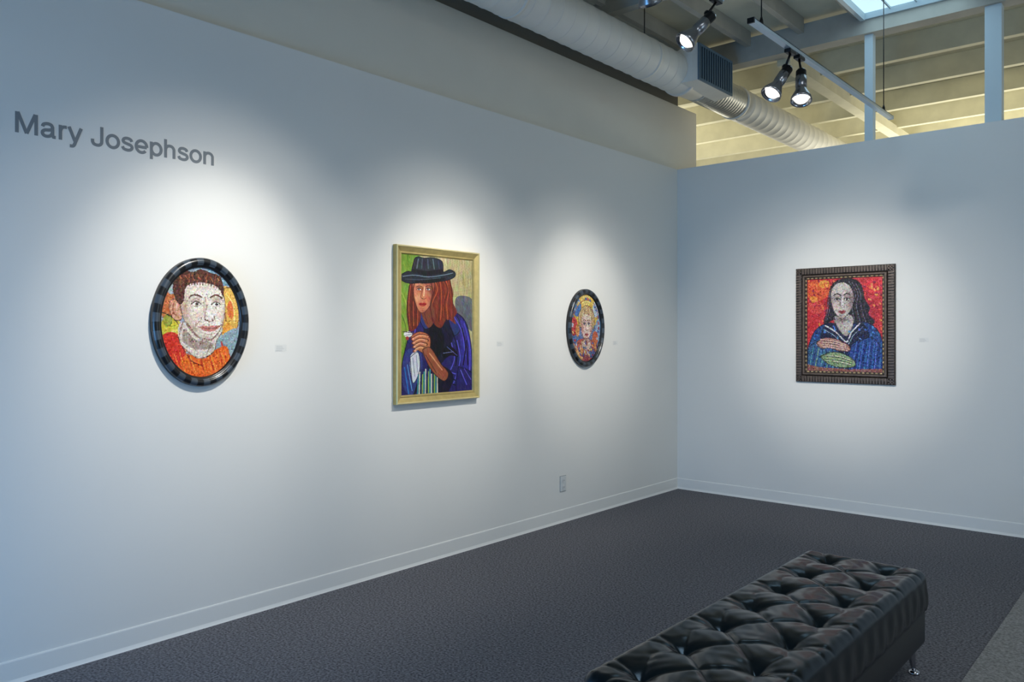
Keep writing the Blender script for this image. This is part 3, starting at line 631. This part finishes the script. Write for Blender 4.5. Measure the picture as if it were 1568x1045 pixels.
for j in range(nb):
    for i in range(2):
        r=np.hypot(XX-bxs[i],YY-bys[j]); Z-=.030*np.exp(-(r/.028)**1.2)+.014*np.exp(-(r/.07)**2)
        ex=(-w2 if i==0 else w2)
        cre=np.maximum(cre,seg(bxs[i],bys[j],ex,bys[j]+.03,.005,.010)); cre=np.maximum(cre,seg(bxs[i],bys[j],ex,bys[j]-.05,.004,.010))
        if j<nb-1:
            my=(bys[j]+bys[j+1])/2
            cre=np.maximum(cre,seg(bxs[i],bys[j],0,my,.009,.012)); cre=np.maximum(cre,seg(bxs[i],bys[j+1],0,my,.009,.012))
            cre=np.maximum(cre,seg(bxs[i],bys[j],bxs[i]*1.35,my,.004,.012)); cre=np.maximum(cre,seg(bxs[i],bys[j+1],bxs[i]*1.35,my,.004,.012))
for i in range(2):
    for j,s_ in((0,-1),(nb-1,1)):
        cre=np.maximum(cre,seg(bxs[i],bys[j],bxs[i]*1.5,s_*l2,.006,.010)); cre=np.maximum(cre,seg(bxs[i],bys[j],0.0,s_*l2,.005,.010))
Z-=cre
Z+=.0009*np.sin(XX*70+np.sin(YY*31)*2)*np.sin(YY*47+np.sin(XX*23)*2)
rr=.045
dxe=np.minimum(rr,w2-np.abs(XX));dye=np.minimum(rr,l2-np.abs(YY))
q=np.minimum(1,np.hypot(rr-dxe,rr-dye)/rr)
fade=np.sqrt(np.clip(1-q**2,0,1))
ztop=.455
Zt=(ztop-rr)+ (rr+Z)*fade
cl=np.hypot(rr-dxe,rr-dye);sc_=np.where(cl>rr,rr/np.maximum(cl,1e-6),1)
XP=np.where(np.abs(XX)>w2-rr,np.sign(XX)*(w2-rr+(np.abs(XX)-(w2-rr))*sc_),XX)
YP=np.where(np.abs(YY)>l2-rr,np.sign(YY)*(l2-rr+(np.abs(YY)-(l2-rr))*sc_),YY)
V=list(np.stack([XP.ravel(),YP.ravel(),Zt.ravel()],1));F=[]
for j in range(NV-1):
    for i in range(NU-1):
        k=j*NU+i;F.append((k,k+1,k+NU+1,k+NU))
ring=[i for i in range(NU)]+[j*NU+NU-1 for j in range(1,NV)]+[(NV-1)*NU+i for i in range(NU-2,-1,-1)]+[j*NU for j in range(NV-2,0,-1)]
prev=ring
for zz,off in((.38,.003),(.35,.006),(.31,.005),(.285,.0),(.272,-.012)):
    cur=[]
    for n_,k in enumerate(ring):
        x,y,_=V[k]
        wob=.0022*math.sin(n_*.33)+.0015*math.sin(n_*.11+zz*40)
        nx_=x+ (off+wob)*(1 if x>0 else -1)*(abs(x)>w2-rr); ny_=y+(off+wob)*(1 if y>0 else -1)*(abs(y)>l2-rr)
        V.append(np.array((nx_,ny_,zz)));cur.append(len(V)-1)
    for n_ in range(len(ring)):
        m_=(n_+1)%len(ring);F.append((prev[m_],prev[n_],cur[n_],cur[m_]))
    prev=cur
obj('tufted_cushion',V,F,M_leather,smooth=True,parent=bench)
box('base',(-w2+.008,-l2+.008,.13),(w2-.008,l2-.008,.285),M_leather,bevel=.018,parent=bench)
box('underside',(-w2+.03,-l2+.03,.122),(w2-.03,l2-.03,.14),M_black,parent=bench)
for j in range(nb):
    for i in range(2):
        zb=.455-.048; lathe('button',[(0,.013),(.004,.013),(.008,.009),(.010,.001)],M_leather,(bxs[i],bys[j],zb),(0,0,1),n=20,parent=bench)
for sx in(-1,1):
    for sy in(-1,0,1):
        p=Vector((sx*(w2-.06),sy*(l2-.07),.13)); f_=Vector((sx*(w2-.045),sy*(l2-.05),.012))
        d_=f_-p
        lathe('leg',[(0,.026),(d_.length*.3,.019),(d_.length*.8,.010),(d_.length,.009)],M_chrome,p,d_,n=24,parent=bench)
        lathe('foot',[(0,.022),(.006,.024),(.014,.020),(.018,.010)],M_chrome,(f_.x,f_.y,0.0),(0,0,1),n=24,parent=bench)

# ------------------------------------------------ camera
cam=bpy.data.cameras.new('camera'); co=bpy.data.objects.new('camera',cam); col.objects.link(co)
cam.sensor_width=36; cam.lens=27.94; cam.shift_y=-.0067; cam.clip_start=.05
co.location=(CX,0,CZ); co.rotation_euler=(math.radians(90),0,math.radians(40.95))
sc.camera=co
